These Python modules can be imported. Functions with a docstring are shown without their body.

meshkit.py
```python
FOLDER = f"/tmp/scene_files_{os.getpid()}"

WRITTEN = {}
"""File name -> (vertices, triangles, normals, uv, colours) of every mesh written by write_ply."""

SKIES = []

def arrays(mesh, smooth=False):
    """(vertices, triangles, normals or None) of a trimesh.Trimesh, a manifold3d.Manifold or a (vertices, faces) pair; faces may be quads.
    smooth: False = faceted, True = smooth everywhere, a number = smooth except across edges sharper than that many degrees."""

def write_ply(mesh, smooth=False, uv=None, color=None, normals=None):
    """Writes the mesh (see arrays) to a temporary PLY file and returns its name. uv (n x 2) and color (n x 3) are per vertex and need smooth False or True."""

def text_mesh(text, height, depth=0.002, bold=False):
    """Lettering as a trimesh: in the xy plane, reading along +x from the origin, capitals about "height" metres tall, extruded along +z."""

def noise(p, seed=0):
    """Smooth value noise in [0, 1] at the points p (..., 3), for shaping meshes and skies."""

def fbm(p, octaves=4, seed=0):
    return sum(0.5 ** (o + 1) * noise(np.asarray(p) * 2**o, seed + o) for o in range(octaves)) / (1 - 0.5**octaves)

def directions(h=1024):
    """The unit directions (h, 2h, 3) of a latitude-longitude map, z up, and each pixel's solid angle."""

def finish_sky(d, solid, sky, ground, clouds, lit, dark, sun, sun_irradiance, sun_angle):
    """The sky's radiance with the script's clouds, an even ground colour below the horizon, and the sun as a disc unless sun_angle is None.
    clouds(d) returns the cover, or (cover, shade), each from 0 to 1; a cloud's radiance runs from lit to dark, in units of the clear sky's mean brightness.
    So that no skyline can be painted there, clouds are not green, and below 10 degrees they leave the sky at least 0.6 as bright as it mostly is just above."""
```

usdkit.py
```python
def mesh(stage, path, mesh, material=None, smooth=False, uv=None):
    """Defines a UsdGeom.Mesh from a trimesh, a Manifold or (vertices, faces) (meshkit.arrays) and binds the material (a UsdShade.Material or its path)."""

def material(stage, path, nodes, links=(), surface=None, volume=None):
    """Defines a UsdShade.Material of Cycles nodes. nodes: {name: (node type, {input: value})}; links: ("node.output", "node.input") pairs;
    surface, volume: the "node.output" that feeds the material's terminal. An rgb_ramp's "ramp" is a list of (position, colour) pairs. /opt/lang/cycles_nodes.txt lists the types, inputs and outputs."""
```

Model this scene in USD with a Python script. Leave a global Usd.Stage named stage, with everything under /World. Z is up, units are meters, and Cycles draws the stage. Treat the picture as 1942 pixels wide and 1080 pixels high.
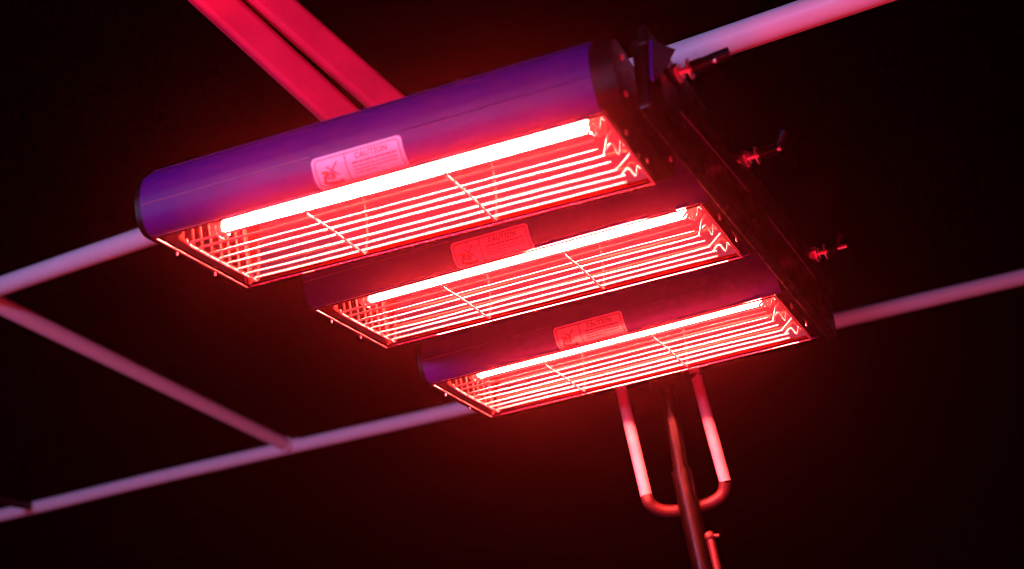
import math, numpy as np, trimesh, usdkit, meshkit
from shapely.geometry import Polygon, LineString, box as sbox, Point
from shapely.ops import unary_union
from shapely import affinity
from scipy.spatial.transform import Rotation as Rn
from pxr import Usd, UsdGeom, UsdLux, Gf, Sdf, UsdShade

stage = Usd.Stage.CreateInMemory()
UsdGeom.SetStageUpAxis(stage, UsdGeom.Tokens.z)
UsdGeom.SetStageMetersPerUnit(stage, 1.0)
world = UsdGeom.Xform.Define(stage, '/World')
stage.SetDefaultPrim(world.GetPrim())
UsdGeom.Scope.Define(stage, '/World/Looks')
W = np.array

# ------------------------------------------------------------------ camera
CAM = W([0, 0, 1.25])                                   # hand-held, looking up past the lamps
CR = W([[0.85791193, -0.37245565, -0.35392641],         # columns: camera right, down, forward in the world
        [0.46391026, 0.26543261, 0.84518211],
        [-0.22084924, -0.88928191, 0.4005038]])
cam = UsdGeom.Camera.Define(stage, '/World/camera')
m4 = np.eye(4)
m4[0, :3], m4[1, :3], m4[2, :3], m4[3, :3] = CR[:, 0], -CR[:, 1], -CR[:, 2], CAM
cam.AddTransformOp().Set(Gf.Matrix4d(*m4.ravel().tolist()))
cam.CreateHorizontalApertureAttr(36.0)
cam.CreateVerticalApertureAttr(36.0 * 569 / 1024)
cam.CreateFocalLengthAttr(36.0 * 2450 / 1942)
cam.CreateClippingRangeAttr(Gf.Vec2f(0.01, 100))
cam.CreateFStopAttr(3.2)
cam.CreateFocusDistanceAttr(2.02)
cam.CreateExposureAttr(0.0)

# ------------------------------------------------------------------ light (heater tubes, plus unseen lights added off frame)
TUBE_COLOR, TUBE_POWER = (1.0, 0.066, 0.050), 850.0
HAZE_DENSITY, HAZE_G = 0.0064, 0.963

def rect_light(name, pos, target, size, color, intensity):
    l = UsdLux.RectLight.Define(stage, '/World/' + name)
    z = W(pos, float) - W(target, float); z /= np.linalg.norm(z)
    x = np.cross([0, 0, 1.0], z); x /= np.linalg.norm(x); y = np.cross(z, x)
    m = np.eye(4); m[0, :3], m[1, :3], m[2, :3], m[3, :3] = x, y, z, pos
    l.AddTransformOp().Set(Gf.Matrix4d(*m.ravel().tolist()))
    l.CreateWidthAttr(size[0]); l.CreateHeightAttr(size[1])
    l.CreateColorAttr(Gf.Vec3f(*color)); l.CreateIntensityAttr(intensity)
    return l
rect_light('stage_light', (-1.75, -2.15, 2.62), (-1.3, 2.0, 2.4), (0.6, 0.4), (0.52, 0.38, 1.0), 125.0)
rect_light('red_fill_light', (-0.3, 0.3, 0.8), (-0.9, 1.65, 2.6), (0.5, 0.3), (1.0, 0.002, 0.02), 78.0)  # unseen red area light, added to redden pipes and housings from below
def spot(name, pos, target, angle, soft, color, intensity):
    l = UsdLux.SphereLight.Define(stage, '/World/' + name)
    z = W(pos, float) - W(target, float); z /= np.linalg.norm(z)
    x = np.cross([0, 0, 1.0], z); x /= np.linalg.norm(x); y = np.cross(z, x)
    m = np.eye(4); m[0, :3], m[1, :3], m[2, :3], m[3, :3] = x, y, z, pos
    l.AddTransformOp().Set(Gf.Matrix4d(*m.ravel().tolist()))
    l.CreateRadiusAttr(0.06); l.CreateColorAttr(Gf.Vec3f(*color)); l.CreateIntensityAttr(intensity)
    sh = UsdLux.ShapingAPI.Apply(l.GetPrim())
    sh.CreateShapingConeAngleAttr(angle); sh.CreateShapingConeSoftnessAttr(soft)
spot('beam_fill_spot', (-0.4, -0.3, 1.3), (-0.98, 1.45, 2.75), 13.0, 0.6, (1.0, 0.002, 0.06), 1250.0)  # unseen spot added to redden the twin beams

# ------------------------------------------------------------------ materials
def mat(name, color, rough=0.5, metal=0.0, bump=0.0, bscale=200.0, vary=0.0, vscale=20.0, rvary=0.0, spec=0.5, coat=0.0, emit=None, power=0.0):
    nodes = {'p': ('principled_bsdf', {'base_color': color, 'roughness': rough, 'metallic': metal, 'coat_weight': coat, 'specular_ior_level': spec})}
    links = []
    if emit is not None:
        nodes['p'][1].update({'emission_color': emit, 'emission_strength': power})
    if vary or rvary or bump:
        nodes['g'] = ('texture_coordinate', {})
    if vary:
        nodes['n'] = ('noise_texture', {'scale': vscale, 'detail': 5.0, 'roughness': 0.6})
        nodes['r'] = ('rgb_ramp', {'ramp': [(0.3, tuple(c * (1 - vary) for c in color)), (0.7, tuple(min(1, c * (1 + vary)) for c in color))]})
        links += [('g.object', 'n.vector'), ('n.fac', 'r.fac'), ('r.color', 'p.base_color')]
    if rvary:
        nodes['n2'] = ('noise_texture', {'scale': vscale * 2.3, 'detail': 6.0, 'roughness': 0.65})
        nodes['r2'] = ('rgb_ramp', {'ramp': [(0.3, (max(0.02, rough - rvary),) * 3), (0.7, (rough + rvary,) * 3)]})
        links += [('g.object', 'n2.vector'), ('n2.fac', 'r2.fac'), ('r2.color', 'p.roughness')]
    if bump:
        nodes['nb'] = ('noise_texture', {'scale': bscale, 'detail': 3.0})
        nodes['b'] = ('bump', {'strength': bump, 'distance': 0.001})
        links += [('g.object', 'nb.vector'), ('nb.fac', 'b.height'), ('b.normal', 'p.normal')]
    return usdkit.material(stage, '/World/Looks/' + name, nodes, links, surface='p.BSDF')

M = {
    'blue_paint': mat('blue_paint', (0.040, 0.004, 0.20), 0.48, spec=0.18, bump=0.12, bscale=500, vary=0.12, vscale=9, rvary=0.06),
    'black_plastic': mat('black_plastic', (0.003, 0.003, 0.003), 0.4, spec=0.15, bump=0.2, bscale=300, rvary=0.1, vscale=30),
    'black_gloss': mat('black_gloss', (0.003, 0.003, 0.003), 0.28, spec=0.3, bump=0.12, bscale=60, rvary=0.1, vscale=14),
    'reflector': usdkit.material(stage, '/World/Looks/reflector', {                 # copper-red aluminium, half polished, half dulled by heat
        'g': ('texture_coordinate', {}), 'n': ('noise_texture', {'scale': 14.0, 'detail': 5.0}),
        'r': ('rgb_ramp', {'ramp': [(0.3, (0.78,) * 3), (0.7, (0.88,) * 3)]}),
        'b': ('bump', {'strength': 0.02, 'distance': 0.001}),
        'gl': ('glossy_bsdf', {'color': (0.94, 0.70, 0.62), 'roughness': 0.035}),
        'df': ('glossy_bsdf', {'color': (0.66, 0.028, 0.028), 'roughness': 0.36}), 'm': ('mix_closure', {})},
        [('g.object', 'n.vector'), ('n.fac', 'b.height'), ('n.fac', 'r.fac'), ('r.color', 'm.fac'), ('b.normal', 'gl.normal'), ('df.BSDF', 'm.closure1'), ('gl.BSDF', 'm.closure2')], surface='m.closure'),
    'wire': mat('wire_steel', (0.92, 0.90, 0.88), 0.38, 0.1, rvary=0.08, vscale=60),
    'steel': mat('zinc_steel', (0.80, 0.80, 0.82), 0.28, 0.6, rvary=0.1, vscale=60),
    'ceramic': mat('ceramic', (0.85, 0.82, 0.78), 0.6),
    'tube': mat('glowing_tube', (0.9, 0.6, 0.5), 0.3, emit=TUBE_COLOR, power=TUBE_POWER),
    'label': mat('label_vinyl', (0.82, 0.81, 0.82), 0.45, vary=0.05, vscale=40),
    'ink': mat('label_ink', (0.30, 0.11, 0.14), 0.5),
    'ink_red': mat('label_orange_ink', (0.75, 0.20, 0.06), 0.5),
    'pipe': usdkit.material(stage, '/World/Looks/white_pipe', {                         # white paint with scuffs and grime
        'g': ('texture_coordinate', {}), 'mp': ('mapping', {'scale': (2.0, 7.0, 7.0)}),
        'n': ('noise_texture', {'scale': 5.0, 'detail': 8.0, 'roughness': 0.7}), 'n2': ('noise_texture', {'scale': 34.0, 'detail': 6.0, 'roughness': 0.75}),
        'r': ('rgb_ramp', {'ramp': [(0.25, (0.64, 0.62, 0.63)), (0.42, (0.76, 0.75, 0.76)), (0.7, (0.80, 0.79, 0.80))]}),
        'r2': ('rgb_ramp', {'ramp': [(0.0, (0.16, 0.14, 0.14)), (0.30, (0.16, 0.14, 0.14)), (0.345, (1, 1, 1)), (1.0, (1, 1, 1))]}),
        'mx': ('mix_color', {'blend_type': 'multiply', 'fac': 0.45}), 'rr': ('rgb_ramp', {'ramp': [(0.3, (0.34,) * 3), (0.7, (0.56,) * 3)]}),
        'b': ('bump', {'strength': 0.15, 'distance': 0.001}), 'p': ('principled_bsdf', {})},
        [('g.object', 'mp.vector'), ('mp.vector', 'n.vector'), ('g.object', 'n2.vector'), ('n.fac', 'r.fac'), ('n2.fac', 'r2.fac'), ('r.color', 'mx.a'), ('r2.color', 'mx.b'),
         ('mx.result', 'p.base_color'), ('n.fac', 'rr.fac'), ('rr.color', 'p.roughness'), ('n2.fac', 'b.height'), ('b.normal', 'p.normal')], surface='p.BSDF'),
    'beam': mat('beam_lit_red', (0.74, 0.03, 0.12), 0.45, bump=0.2, bscale=60, vary=0.22, vscale=6, rvary=0.1),  # red of the light on the beams is put into the base colour
    'handle': mat('white_sleeve', (0.60, 0.46, 0.50), 0.5, vary=0.05, vscale=30),
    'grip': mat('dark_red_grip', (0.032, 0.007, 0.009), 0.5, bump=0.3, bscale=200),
    'mast': mat('mast_paint', (0.003, 0.0015, 0.0015), 0.33, spec=0.16, rvary=0.08, vscale=20),
    'scratch_glint': mat('pale_edge', (0.20, 0.17, 0.30), 0.35, 0.3),
    'cloth': mat('black_cloth', (0.002, 0.002, 0.002), 0.95, vary=0.25, vscale=3, spec=0.0),
    'concrete': mat('floor_concrete', (0.22, 0.21, 0.20), 0.75, vary=0.25, vscale=1.5, bump=0.3, bscale=40),
}

# ------------------------------------------------------------------ helpers
used = {}
def numbered(path):
    if path not in used:
        used[path] = 0
        return path
    used[path] += 1
    return f'{path}_{used[path]:03d}'

def meta(prim, **kw):
    for k, v in kw.items():
        if v:
            prim.SetCustomDataByKey(k, v)

def obj(name, mesh, material, parent=None, smooth=False, **kw):
    base = str(parent.GetPath()) if parent is not None else '/World'
    m = usdkit.mesh(stage, numbered(base + '/' + name), mesh, M[material], smooth=smooth).GetPrim()
    meta(m, **kw)
    return m

def thing(name, label, category, matrix=None, group=None):
    x = UsdGeom.Xform.Define(stage, numbered('/World/' + name))
    if matrix is not None:
        x.AddTransformOp().Set(Gf.Matrix4d(*W(matrix).T.ravel().tolist()))
    meta(x.GetPrim(), label=label, category=category, group=group)
    return x.GetPrim()

cat = trimesh.util.concatenate

def bx(lo, hi):
    lo, hi = W(lo, float), W(hi, float)
    b = trimesh.creation.box(extents=hi - lo); b.apply_translation((lo + hi) / 2)
    return b

def rbox(lo, hi, r, seg=3):
    """Rounded box as the hull of spheres."""
    lo, hi = W(lo, float) + r, W(hi, float) - r
    s = trimesh.creation.icosphere(subdivisions=2, radius=r)
    pts = np.vstack([s.vertices + W([(lo, hi)[i][0], (lo, hi)[j][1], (lo, hi)[k][2]]) for i in (0, 1) for j in (0, 1) for k in (0, 1)])
    return trimesh.convex.convex_hull(pts)

def smooth_path(pts, n=6):
    """Catmull-Rom through the points."""
    p = W(pts, float)
    q = np.vstack([2 * p[0] - p[1], p, 2 * p[-1] - p[-2]])
    out = []
    for i in range(1, len(q) - 2):
        for t in np.linspace(0, 1, n, endpoint=False):
            out.append(0.5 * (2 * q[i] + (q[i + 1] - q[i - 1]) * t + (2 * q[i - 1] - 5 * q[i] + 4 * q[i + 1] - q[i + 2]) * t * t + (3 * q[i] - q[i - 1] - 3 * q[i + 1] + q[i + 2]) * t ** 3))
    return np.vstack(out + [p[-1]])

def tube(pts, r, sides=10, cap=True):
    """A round bar along a polyline; r a number or one radius per point."""
    p = W(pts, float); n = len(p)
    rr = np.broadcast_to(r, n)
    t = np.gradient(p, axis=0); t /= np.linalg.norm(t, axis=1, keepdims=True)
    ref = W([0, 0, 1.0]) if abs(t[0][2]) < 0.9 else W([0, 1.0, 0])
    u = np.cross(t[0], ref); u /= np.linalg.norm(u)
    V, F = [], []
    for i in range(n):
        u = u - t[i] * (u @ t[i]); u /= np.linalg.norm(u)
        v = np.cross(t[i], u)
        for k in range(sides):
            a = 2 * math.pi * k / sides
            V.append(p[i] + rr[i] * (math.cos(a) * u + math.sin(a) * v))
    for i in range(n - 1):
        for k in range(sides):
            a, b = i * sides + k, i * sides + (k + 1) % sides
            F += [[a, b, b + sides], [a, b + sides, a + sides]]
    if cap:
        V += [p[0], p[-1]]
        for k in range(sides):
            F += [[n * sides, (k + 1) % sides, k], [n * sides + 1, (n - 1) * sides + k, (n - 1) * sides + (k + 1) % sides]]
    m = trimesh.Trimesh(W(V), W(F), process=False)
    m.fix_normals()
    return m

def cyl(a, b, r, sides=20):
    return tube([a, b], r, sides)

def extrude_x(profile, x0, x1, closed=True):
    """A (y, z) polygon extruded along x with caps."""
    m = trimesh.creation.extrude_polygon(Polygon(profile), x1 - x0, engine='earcut')
    v = m.vertices
    m.vertices = np.column_stack([v[:, 2] + x0, v[:, 0], v[:, 1]])
    m.fix_normals()
    return m

def sheet_x(profile, x0, x1, thick):
    """An open (y, z) profile as bent sheet metal of even thickness."""
    return extrude_x(list(LineString(profile).buffer(thick / 2, cap_style=2, join_style=1).exterior.coords)[:-1], x0, x1)

# ------------------------------------------------------------------ the setting
obj('floor', bx((-6, -4, -0.1), (6, 8, 0)), 'concrete', kind='structure')
xs, ys = np.meshgrid(np.linspace(-6, 6, 140), np.linspace(-4, 8, 140), indexing='ij')
P = np.stack([xs, ys, np.zeros_like(xs)], -1)
zz = 3.75 + 0.22 * (meshkit.fbm(P * W([0.7, 1.6, 1]) + 3, 4, 5) - 0.5) + 0.05 * np.sin(xs * 2.1 + ys * 0.7)
V = np.stack([xs, ys, zz], -1).reshape(-1, 3)
idx = np.arange(140 * 140).reshape(140, 140)
Q = np.stack([idx[:-1, :-1], idx[:-1, 1:], idx[1:, 1:], idx[1:, :-1]], -1).reshape(-1, 4)
obj('ceiling', (V, Q), 'cloth', smooth=True, kind='structure')
obj('wall', bx((-6, 7.9, 0), (6, 8, 4)), 'cloth', kind='structure')
obj('wall', bx((-6, -4, 0), (-5.9, 7.9, 4)), 'cloth', kind='structure')
obj('wall', bx((5.9, -4, 0), (6, 7.9, 4)), 'cloth', kind='structure')

# ------------------------------------------------------------------ heat lamps
BR = W([[0.992660726, -0.0143733144, 0.120075355], [0, 0.992911745, 0.118853971], [-0.120932555, -0.117981669, 0.985624494]])
BT = W([-0.97701982, 1.22457752, 2.08057525])
BANK = np.eye(4); BANK[:3, :3] = BR; BANK[:3, 3] = BT
L, WD = 0.62, 0.2235
def lamp_matrix(y, z, tilt, yaw):
    a = Rn.from_euler('xyz', [tilt, 0, yaw]).as_matrix()
    m = np.eye(4); m[:3, :3] = a; m[:3, 3] = W([L / 2, y, z]) - a @ W([L / 2, 0, 0])
    return BANK @ m

def arc(c, r, a0, a1, n):
    return [(c[0] + r * math.cos(math.radians(a)), c[1] + r * math.sin(math.radians(a))) for a in np.linspace(a0, a1, n)]
NEAR = [(0.0, 0.0), (-0.0065, 0.0018), (-0.0125, 0.0055), (-0.0175, 0.0115), (-0.0215, 0.020), (-0.0245, 0.0345)]
OUT = NEAR + [(-0.0255, 0.046)] + arc((0.020, 0.050), 0.045, 175, 95, 9) + [(WD - 0.020 + 0.0, 0.095)] + arc((WD - 0.020, 0.050), 0.045, 85, 5, 9) + [(WD + 0.0245, 0.0345), (WD + 0.019, 0.018), (WD + 0.010, 0.006), (WD, 0.0)]
def resample(pts, step):
    l = LineString(pts); n = int(l.length / step)
    return [(l.interpolate(k / n, normalized=True).x, l.interpolate(k / n, normalized=True).y) for k in range(n + 1)]
_s = [(a, b) for a, b, c in smooth_path([(y, z, 0) for y, z in OUT], 6)]
OUT_S = resample(_s, 0.0028)
TROUGH = [(0.003, 0.002), (0.008, 0.011), (0.030, 0.038), (0.056, 0.063), (0.078, 0.076), (WD / 2, 0.080), (WD - 0.078, 0.076), (WD - 0.056, 0.063), (WD - 0.030, 0.038), (WD - 0.008, 0.011), (WD - 0.003, 0.002)]
TROUGH_S = smooth_path([(y, z, 0) for y, z in TROUGH], 4)[:, :2]

# the label: (u, v) with u along x from its left edge and v up along the housing's near side
LAB_X, LAB_W, LAB_H = 0.250, 0.124, 0.041
near_line = LineString(OUT_S[:next(i for i, q in enumerate(OUT_S) if q[1] > 0.052)])
def on_side(mesh, lift):
    m = mesh.copy()
    v, f = trimesh.remesh.subdivide_to_size(m.vertices, m.faces, 0.006)
    out = np.empty_like(v)
    for i, (u, w, h) in enumerate(v):
        s = 0.0015 + w
        a, b = near_line.interpolate(max(s - 0.002, 0)), near_line.interpolate(s + 0.002)
        t = W([b.x - a.x, b.y - a.y]); t /= np.linalg.norm(t)
        nrm = W([-t[1], t[0]])                                    # outwards, away from the lamp
        c = near_line.interpolate(s)
        q = W([c.x, c.y]) + nrm * (lift + h)
        out[i] = (LAB_X + u, q[0], q[1])
    t = trimesh.Trimesh(out, f, process=False)
    t.merge_vertices()
    return t
def flat(shape, depth):
    return cat([trimesh.creation.extrude_polygon(g, depth, engine='earcut') for g in getattr(shape, 'geoms', [shape])])
def rrect(x0, y0, x1, y1, r):
    return sbox(x0 + r, y0 + r, x1 - r, y1 - r).buffer(r, 6)

sticker = on_side(flat(rrect(0, 0, LAB_W, LAB_H, 0.006), 0.0005), 0.0010)
frame_line = rrect(0.004, 0.003, LAB_W - 0.004, LAB_H - 0.0035, 0.004)
border = on_side(flat(unary_union([frame_line.difference(frame_line.buffer(-0.0011)), sbox(0.0455, 0.0035, 0.0467, LAB_H - 0.004)]), 0.0003), 0.0016)
title = meshkit.text_mesh('CAUTION', 0.0068, 0.0003, bold=True)
title.apply_translation([0.060 - title.bounds[0][0], 0.0275, 0]); title = on_side(title, 0.0016)
dash = []
rg = np.random.default_rng(4)
for row, (v, u1, hh) in enumerate([(0.0222, 0.115, 0.0020), (0.0178, 0.114, 0.0013), (0.0140, 0.113, 0.0013), (0.0102, 0.085, 0.0013)]):
    u = 0.054
    while u < u1:
        w = rg.uniform(0.003, 0.009)
        dash.append(sbox(u, v, min(u + w, u1), v + hh)); u += w + 0.0011
small_print = on_side(flat(unary_union(dash), 0.0003), 0.0016)
# the pictogram: an open hand under a crossing-out, and a glowing bar
hand = unary_union([
    LineString([(0.012, 0.009), (0.020, 0.0065), (0.034, 0.0065)]).buffer(0.0024),
    LineString([(0.012, 0.010), (0.0145, 0.0165), (0.020, 0.0185), (0.027, 0.0150)]).buffer(0.0016),
    LineString([(0.018, 0.0185), (0.027, 0.0178)]).buffer(0.0011),
    LineString([(0.017, 0.0140), (0.026, 0.0120)]).buffer(0.0012)])
hand = hand.difference(LineString([(0.016, 0.0105), (0.031, 0.0085)]).buffer(0.0012))
cross = unary_union([LineString([(0.020, 0.027), (0.033, 0.0150)]).buffer(0.0009), LineString([(0.034, 0.030), (0.021, 0.0165)]).buffer(0.0009)])
picto = on_side(flat(unary_union([hand.difference(cross.buffer(0.0007)), cross]), 0.0003), 0.0016)
glow_bar = on_side(flat(LineString([(0.013, 0.0212), (0.0195, 0.0205)]).buffer(0.0016), 0.0003), 0.0019)

WY = [0.012] + [0.056 + 0.0228 * k for k in range(8)]            # where the long wires of the guard lie
WR = 0.0018
rw = np.random.default_rng(11)
def long_wire(y, k):
    sg = rw.normal(0, 0.0011, 6)
    z = 0.006 + 0.0008 * ((k * 7) % 3)
    pts = [(0.0150, y, z - 0.001), (0.018, y, z - 0.0003), (0.022, y, z), (0.027, y, z), (0.12, y + sg[0], z + 0.4 * sg[1]), (0.30, y + sg[2], z + 0.6 * sg[3]), (0.46, y + sg[4], z + 0.4 * sg[5]), (L - 0.046, y, z)]
    e = {1: (0.010, 0.006, 0.014), 4: (0.014, -0.010, 0.020), 6: (0.012, 0.008, 0.010)}.get(k)
    if e is None:
        q = L - 0.046 + 0.012 * ((k * 5) % 3) / 2
        pts += [(q + 0.001, y, z), (q + 0.003, y + 0.0004, z)]
    else:
        pts += [(L - 0.036, y + e[1] * 0.2, z + e[2] * 0.2), (L - 0.040 + e[0], y + e[1], z + e[2] + 0.002), (L - 0.026 + e[0], y + e[1] * 0.6, z + e[2] + 0.012)]
    p = W(pts)
    return smooth_path(p, 4)

def make_lamp(label, matrix, x_end):
    t = thing('heat_lamp', label, 'heat lamp', matrix, group='')
    h = obj('housing', sheet_x(OUT_S, -0.002, x_end, 0.0016), 'blue_paint', t, smooth=50)
    obj('seam_line', tube([(0.000, -0.0260, 0.0350), (LAB_X - 0.001, -0.0260, 0.0350)], 0.0006, 6), 'scratch_glint', h, smooth=True)
    obj('seam_line', tube([(LAB_X + LAB_W + 0.001, -0.0260, 0.0350), (x_end - 0.002, -0.0260, 0.0350)], 0.0005, 6), 'blue_paint', h, smooth=True)
    cap_prof = list(Polygon(OUT_S).buffer(-0.001, 3).exterior.coords)[:-1]
    for x0, x1 in ((-0.012, -0.002), (x_end, L + 0.026)):
        c = obj('end_cap', extrude_x(cap_prof, x0, x1), 'black_plastic', t, smooth=35)
        for y, z in ((0.02, 0.075), (WD - 0.02, 0.075), (0.012, 0.022), (WD - 0.012, 0.022)):
            s = -1 if x0 < 0 else 1
            xa = x0 if x0 < 0 else x1
            obj('screw', cyl((xa - 0.001 * s, y, z), (xa + 0.003 * s, y, z), 0.004, 10), 'steel', c, smooth=30)
    obj('pivot_bolt', cat([cyl((-0.012, WD / 2, 0.055), (-0.034, WD / 2, 0.055), 0.006, 12), cyl((-0.034, WD / 2, 0.055), (-0.042, WD / 2, 0.055), 0.011, 6)]), 'steel', t, smooth=30)
    r = obj('reflector', sheet_x(TROUGH_S, 0.0012, L - 0.0012, 0.0008), 'reflector', t, smooth=40)
    end_prof = [tuple(q) for q in TROUGH_S]
    for x, sl in ((0.0, 0.072), (L, -0.004)):                        # end plates, the left one leaning inwards
        e = extrude_x(end_prof, -0.0006, 0.0006)
        v = e.vertices.copy(); v[:, 0] += x + (0.0012 if sl > 0 else -0.0012) + v[:, 2] / 0.079 * sl; e.vertices = v
        obj('end_plate', e, 'reflector', r)
    # a thin return lip round the opening
    obj('lip', sheet_x([(-0.0012, -0.0022), (0.0035, -0.0022)], 0, L, 0.0012), 'reflector', r)
    obj('lip', sheet_x([(WD - 0.0035, -0.0022), (WD + 0.0012, -0.0022)], 0, L, 0.0012), 'reflector', r)
    for x in (0.0, L - 0.003):
        obj('lip', bx((x, 0.0035, -0.0030), (x + 0.003, WD - 0.0035, -0.0016)), 'wire', r)
    for x, y in ((-0.006, 0.06), (-0.006, 0.15), (L + 0.010, 0.06), (L + 0.010, 0.15)):
        obj('rivet', cyl((x, y, -0.005), (x, y, 0.004), 0.0018, 8), 'steel', t, smooth=30)
    # the quartz tube, nearer the front of the trough, with ceramic ends held by clips
    ty, tz = 0.101, 0.040
    hb = obj('heating_tube', cyl((0.046, ty, tz), (0.576, ty, tz), 0.0092, 24), 'tube', t, smooth=35)
    for x0, x1 in ((0.026, 0.046), (0.576, 0.594)):
        obj('tube_end', rbox((x0, ty - 0.0115, tz - 0.011), (x1 - 0.0002, ty + 0.0115, tz + 0.011), 0.003), 'ceramic', hb, smooth=40)
        xm = (x0 + x1) / 2
        obj('tube_clip', tube(smooth_path([(xm, ty - 0.012, tz + 0.036), (xm, ty - 0.0132, tz + 0.006), (xm, ty - 0.008, tz - 0.0125), (xm, ty + 0.008, tz - 0.0125), (xm, ty + 0.0132, tz + 0.006), (xm, ty + 0.012, tz + 0.036)], 5), 0.0014, 8), 'wire', hb, smooth=True)
    # the wire guard
    g = obj('wire_guard', tube(smooth_path([(0.017, 0.048, 0.0085), (0.016, 0.06, 0.0038), (0.0165, 0.14, 0.0036), (0.0185, WD - 0.006, 0.0038)], 5), WR * 1.1, 8), 'wire', t, smooth=True)
    for k, y in enumerate(WY):
        obj('guard_wire', tube(long_wire(y, k), WR, 8), 'wire', g, smooth=True)
    for x in (0.196, 0.396):
        obj('cross_wire', tube(smooth_path([(x, 0.0535, 0.0075), (x, 0.058, 0.0024), (x + 0.001, 0.12, 0.0028), (x - 0.001, WD - 0.008, 0.0028), (x, WD - 0.003, 0.0125)], 5), WR, 8), 'wire', g, smooth=True)
    for y, dz in ((0.040, 0.0), (0.118, 0.004), (0.190, 0.0)):           # bent hooks that hold the guard at its right end
        obj('hook_wire', tube(smooth_path([(L - 0.040, y + 0.012, 0.010), (L - 0.026, y + 0.004, 0.016 + dz), (L - 0.018, y + 0.006, 0.004), (L - 0.010, y - 0.008, 0.010 + dz), (L - 0.004, y - 0.016, 0.002), (L - 0.003, y - 0.024, 0.012)], 6), WR, 8), 'wire', g, smooth=True)
    c = obj('caution_label', sticker, 'label', t, smooth=40)
    obj('border', border, 'ink', c)
    obj('title_text', title, 'ink', c)
    obj('small_print', small_print, 'ink', c)
    obj('warning_pictogram', picto, 'ink', c)
    obj('warning_flame', glow_bar, 'ink_red', c)
    return t

PR = [(0, 0, 0.11379661, 0.10793188), (0.33803399, 0.03697693, 0.08892233, 0.06151659), (0.67012802, 0.02854275, 0.04242796, 0.02260222)]
for (y, z, tilt, yaw), lab in zip(PR, [
        'largest red-glowing heat lamp with purple-lit blue housing, nearest, below the twin beams',
        'middle red-glowing heat lamp of three, dark red housing between the larger and smaller lamp',
        'smallest and lowest red-glowing heat lamp, right above the white U-shaped stand handle']):
    make_lamp(lab, lamp_matrix(y, z, tilt, yaw), L - 0.002 if y == 0 else L + 0.012)

# ------------------------------------------------------------------ the stand that carries the lamps
def bank(p): return BR @ W(p, float) + BT
st = thing('lamp_stand', 'black lamp stand with side rail, clamp levers, mast and white U-shaped handle', 'stand')
def banked(m):
    m = m.copy(); m.vertices = m.vertices @ BR.T + BT
    return m
rail_prof = list(sbox(0.656 - 0.008, -0.002, 0.662, 0.100).buffer(0.002).exterior.coords)
rail = cat([rbox((0.655, 0.050, -0.002), (0.672, 0.835, 0.098), 0.004), rbox((0.672, 0.030, 0.070), (0.684, 0.815, 0.098), 0.003)])
obj('rail', banked(rail), 'black_gloss', st, smooth=40)
for y in (0.10, 0.435, 0.765):
    obj('pivot_block', banked(cat([cyl((0.650, y, 0.05), (0.656, y, 0.05), 0.03, 24), rbox((0.672, y - 0.03, 0.015), (0.680, y + 0.03, 0.065), 0.003)])), 'black_gloss', st, smooth=40)
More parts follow.
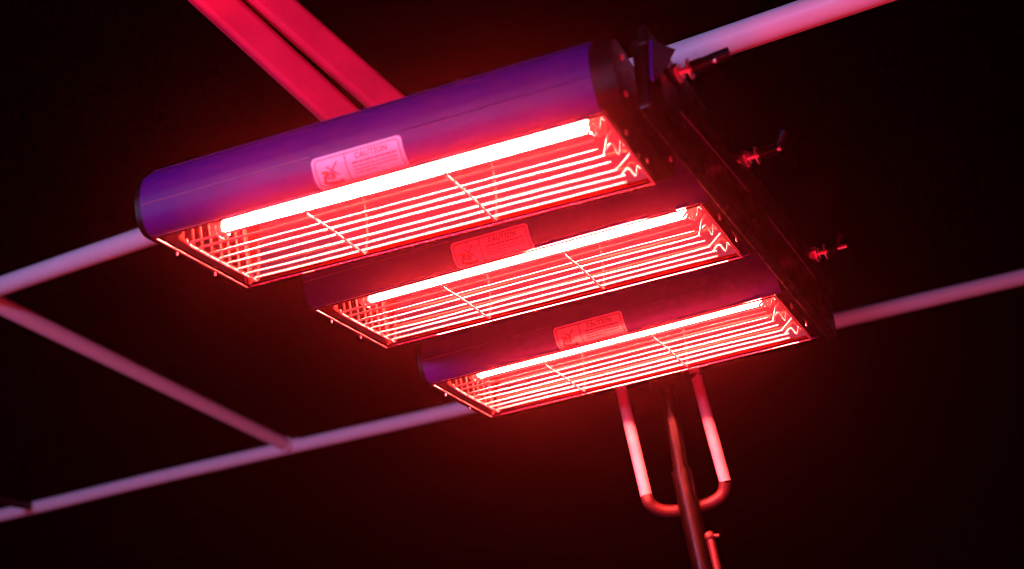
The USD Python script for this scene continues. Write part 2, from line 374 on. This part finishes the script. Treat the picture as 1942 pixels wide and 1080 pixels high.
for k, (y, z, q, e) in enumerate(((0.125, 0.085, 0.85, 0.0), (0.385, 0.100, 0.75, 0.010), (0.722, 0.100, 0.45, 0.010))):
    s = obj('clamp_bolt', banked(cyl((0.668, y, z), (0.735, y, z), 0.004, 12)), 'steel', st, smooth=30)
    obj('hex_nut', banked(cyl((0.675, y, z), (0.688, y, z), 0.0125, 6)), 'steel', s)
    obj('washer', banked(cyl((0.700, y, z), (0.7025, y, z), 0.0130, 20)), 'steel', s, smooth=30)
    obj('washer', banked(cyl((0.690, y, z), (0.692, y, z), 0.009, 20)), 'steel', s, smooth=30)
    obj('lever', banked(tube(smooth_path([(0.704, y, z), (0.704 + 0.018 * q, y, z + 0.001), (0.704 + 0.036 * q, y + 0.002, z + 0.004), (0.704 + 0.056 * q, y + 0.004 - e, z + 0.006 + e * 1.5)], 5), [0.0085] * 5 + [0.0075] * 5 + [0.0075] * 6, 14)), 'black_plastic', s, smooth=30)
obj('rail_edge', banked(tube([(0.6745, 0.108, 0.042), (0.6745, 0.24, 0.053), (0.6745, 0.373, 0.061), (0.6745, 0.615, 0.066), (0.6745, 0.76, 0.064)], 0.0012, 8)), 'scratch_glint', st, smooth=True, label='thin strip added for the lit line along the black rail')  # strip added to draw the red light along the rail
fin = Polygon([(0.030, 0.072), (0.117, 0.114), (0.078, 0.066), (0.020, 0.008), (0.016, 0.012)])
fm = trimesh.creation.extrude_polygon(fin, 0.003, engine='earcut'); v = fm.vertices; fm.vertices = np.column_stack([v[:, 2] + 0.686, v[:, 0], v[:, 1]]); fm.fix_normals()
obj('gusset_plate', banked(fm), 'blue_paint', st, label='small triangular plate on the rail')

def at(u, v, d): return CAM + CR @ W([(u - 971) / 2450 * d, (v - 540) / 2450 * d, d])
mt, mb = W([-0.763, 2.458, 2.187]), W([-0.769, 2.448, 1.69])
MAST_X, MAST_Y = -0.77, 2.45
mt, ms, mb = at(1262, 715, 2.448), at(1292, 893, 2.381), at(1336, 1090, 2.304)
dirn = (ms - mt) / np.linalg.norm(ms - mt)
obj('mast', tube([mt + W([0, 0, 0.04]), mt, ms + (mb - ms) * 0.05], 0.0145, 28), 'mast', st, smooth=35)
sleeve = obj('mast_sleeve', tube([ms, mb, mb + (mb - ms) * 4.0], 0.0195, 28), 'mast', st, smooth=35)
obj('collar', tube([mt + dirn * -0.06, mt + dirn * 0.02], 0.032, 32), 'black_plastic', st, smooth=35)
arm_a, arm_b = mt + W([0, 0, 0.03]), bank((0.640, 0.80, 0.125))
obj('arm', cat([tube([arm_a, arm_b], 0.02, 16), tube([arm_b, bank((0.663, 0.80, 0.09))], 0.014, 16)]), 'black_gloss', st, smooth=35)
a, b = at(1172, 715, 2.466), at(1221, 928, 2.385)
c_, d_ = at(1312, 685, 2.448), at(1374, 908, 2.367)
obj('handle_sleeve', tube([a, at(1226, 941, 2.381)], 0.0108, 20), 'handle', st, smooth=35)
obj('handle_sleeve', tube([c_, at(1375.5, 914, 2.367)], 0.0108, 20), 'handle', st, smooth=35)
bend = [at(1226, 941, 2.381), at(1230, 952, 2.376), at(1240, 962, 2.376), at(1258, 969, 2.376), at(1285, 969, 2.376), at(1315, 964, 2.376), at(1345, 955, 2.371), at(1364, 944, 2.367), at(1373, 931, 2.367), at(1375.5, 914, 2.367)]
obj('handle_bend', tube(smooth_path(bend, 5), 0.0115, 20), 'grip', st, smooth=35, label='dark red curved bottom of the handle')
obj('handle_ring', tube([at(1317, 709, 2.441), at(1320, 716, 2.439)], 0.0128, 20), 'black_plastic', st, smooth=35)
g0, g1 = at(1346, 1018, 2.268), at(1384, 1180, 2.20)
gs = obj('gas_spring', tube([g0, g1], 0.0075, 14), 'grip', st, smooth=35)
obj('spring_head', cat([trimesh.creation.icosphere(subdivisions=2, radius=0.010).apply_translation(g0), cyl(g0, g0 + W([0.018, 0.0, -0.004]), 0.004, 10)]), 'grip', gs, smooth=40)
foot = mb + (mb - ms) * 4.0
obj('foot', bx((foot[0] - 0.35, foot[1] - 0.35, 0.0), (foot[0] + 0.35, foot[1] + 0.35, 0.05)), 'black_gloss', st)
obj('mast_base', cyl((foot[0], foot[1], 0.049), tuple(foot + W([0, 0, 0.001])), 0.03, 24), 'mast', st, smooth=35)

# ------------------------------------------------------------------ pipe frame overhead
PRAD = 0.025
A1, B1 = at(1660, -20, 2.0), at(-60, 562, 3.45)                    # near pipe, right (near) to left (far)
C1, D1 = at(-150, 1010, 4.75), at(2050, 500, 3.70)
J1 = C1 + (D1 - C1) * 0.0
def on_line(p, q, u):                                              # point of the segment whose picture column is u
    lo, hi = 0.0, 1.0
    f = lambda s: (lambda c: c[0] / c[2] * 2450 + 971)(CR.T @ (p + (q - p) * s - CAM))
    up = f(1) > f(0)
    for _ in range(50):
        mid = (lo + hi) / 2
        if (f(mid) < u) == up: lo = mid
        else: hi = mid
    return p + (q - p) * lo
ex = (A1 - B1) / np.linalg.norm(A1 - B1)
fr = thing('pipe_frame', 'frame of white pipes joined overhead behind the heat lamps, lit lilac and magenta', 'pipe frame')
def bent(p, q, amp, seed, n=9):
    r_ = np.random.default_rng(seed)
    t = np.linspace(0, 1, n)
    return smooth_path([p + (q - p) * u + W([0, r_.normal(0, amp * 0.4), r_.normal(0, amp) - amp * 2 * math.sin(math.pi * u)]) for u in t], 4)
def weld(c, d, r):
    ring = []
    d = d / np.linalg.norm(d)
    u = np.cross(d, [0, 0, 1.0]); u /= np.linalg.norm(u); v = np.cross(d, u)
    r_ = np.random.default_rng(int(abs(c[0]) * 1000))
    for a in np.linspace(0, 2 * math.pi, 26, endpoint=False):
        b = trimesh.creation.icosphere(subdivisions=1, radius=0.0042 * r_.uniform(0.8, 1.25))
        b.apply_translation(c + (r + 0.0005) * (math.cos(a) * u + math.sin(a) * v)); ring.append(b)
    return cat(ring)
obj('pipe', tube(bent(B1 - ex * 0.5, A1 + ex * 0.9, 0.0016, 1), PRAD, 28), 'pipe', fr, smooth=35, label='thick nearest pipe passing behind the largest lamp')
obj('pipe', tube(bent(C1, D1, 0.0018, 2), PRAD * 0.92, 28), 'pipe', fr, smooth=35, label='long far pipe passing behind the smallest lamp')
J2, J3 = on_line(C1, D1, 551), on_line(C1, D1, 62)
K2, K3 = on_line(B1, A1, 0), at(-160, 918, 4.0)
up = W([0, 0, 0.02])
obj('cross_pipe', tube([at(-70, 545, 3.38), J2], [PRAD * 0.98, PRAD * 0.90], 28), 'pipe', fr, smooth=35)
obj('cross_pipe', tube([K3, J3 + (K3 - J3) * 0.04], PRAD * 0.6, 28), 'grip', fr, smooth=35, label='cross pipe at the lower left, shade put into its dark colour')  # near-black colour stands in for the shade on this pipe
dC = (D1 - C1) / np.linalg.norm(D1 - C1)
obj('weld_bead', weld(J2 - (J2 - at(-70, 545, 3.38)) / np.linalg.norm(J2 - at(-70, 545, 3.38)) * 0.026, J2 - at(-70, 545, 3.38), PRAD * 0.90), 'pipe', fr, smooth=True)
obj('pipe_joint', tube([J2 - dC * 0.03, J2 + dC * 0.035], PRAD * 1.0, 28), 'pipe', fr, smooth=35)

# the twin beams crossing above the largest lamp
def beam(p, q, wv, th, label):
    p, q, wv = W(p), W(q), W(wv)
    d = (q - p) / np.linalg.norm(q - p)
    n = np.cross(d, wv); n /= np.linalg.norm(n)
    w = np.cross(n, d); w /= np.linalg.norm(w)
    hw = np.linalg.norm(wv) / 2
    prof = list(rrect(-hw, -th / 2, hw, th / 2, min(0.012, th * 0.4)).exterior.coords)[:-1]
    m = trimesh.creation.extrude_polygon(Polygon(prof), np.linalg.norm(q - p), engine='earcut')
    v = m.vertices
    m.vertices = p + v[:, :1] * w + v[:, 1:2] * n + v[:, 2:3] * d
    m.fix_normals()
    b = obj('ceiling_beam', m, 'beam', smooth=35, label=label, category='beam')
    return b
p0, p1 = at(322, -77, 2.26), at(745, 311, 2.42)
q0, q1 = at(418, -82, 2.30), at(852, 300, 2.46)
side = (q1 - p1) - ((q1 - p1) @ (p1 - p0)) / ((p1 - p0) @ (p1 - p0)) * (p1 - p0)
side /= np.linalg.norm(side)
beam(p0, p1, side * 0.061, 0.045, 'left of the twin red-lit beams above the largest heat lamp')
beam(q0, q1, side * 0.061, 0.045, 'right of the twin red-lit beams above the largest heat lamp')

# ------------------------------------------------------------------ red-tinted haze added for the glow round the tubes
usdkit.material(stage, '/World/Looks/glow_haze', {'v': ('principled_volume', {'color': (0.97, 0.36, 0.38), 'density': HAZE_DENSITY, 'anisotropy': HAZE_G})}, [], volume='v.volume')
hz = usdkit.mesh(stage, '/World/haze', bx((-7, -5, -1.1), (7, 9, 5)), '/World/Looks/glow_haze').GetPrim()
meta(hz, kind='stuff', label='thin red-tinted haze added for the glow round the lamps', category='haze')
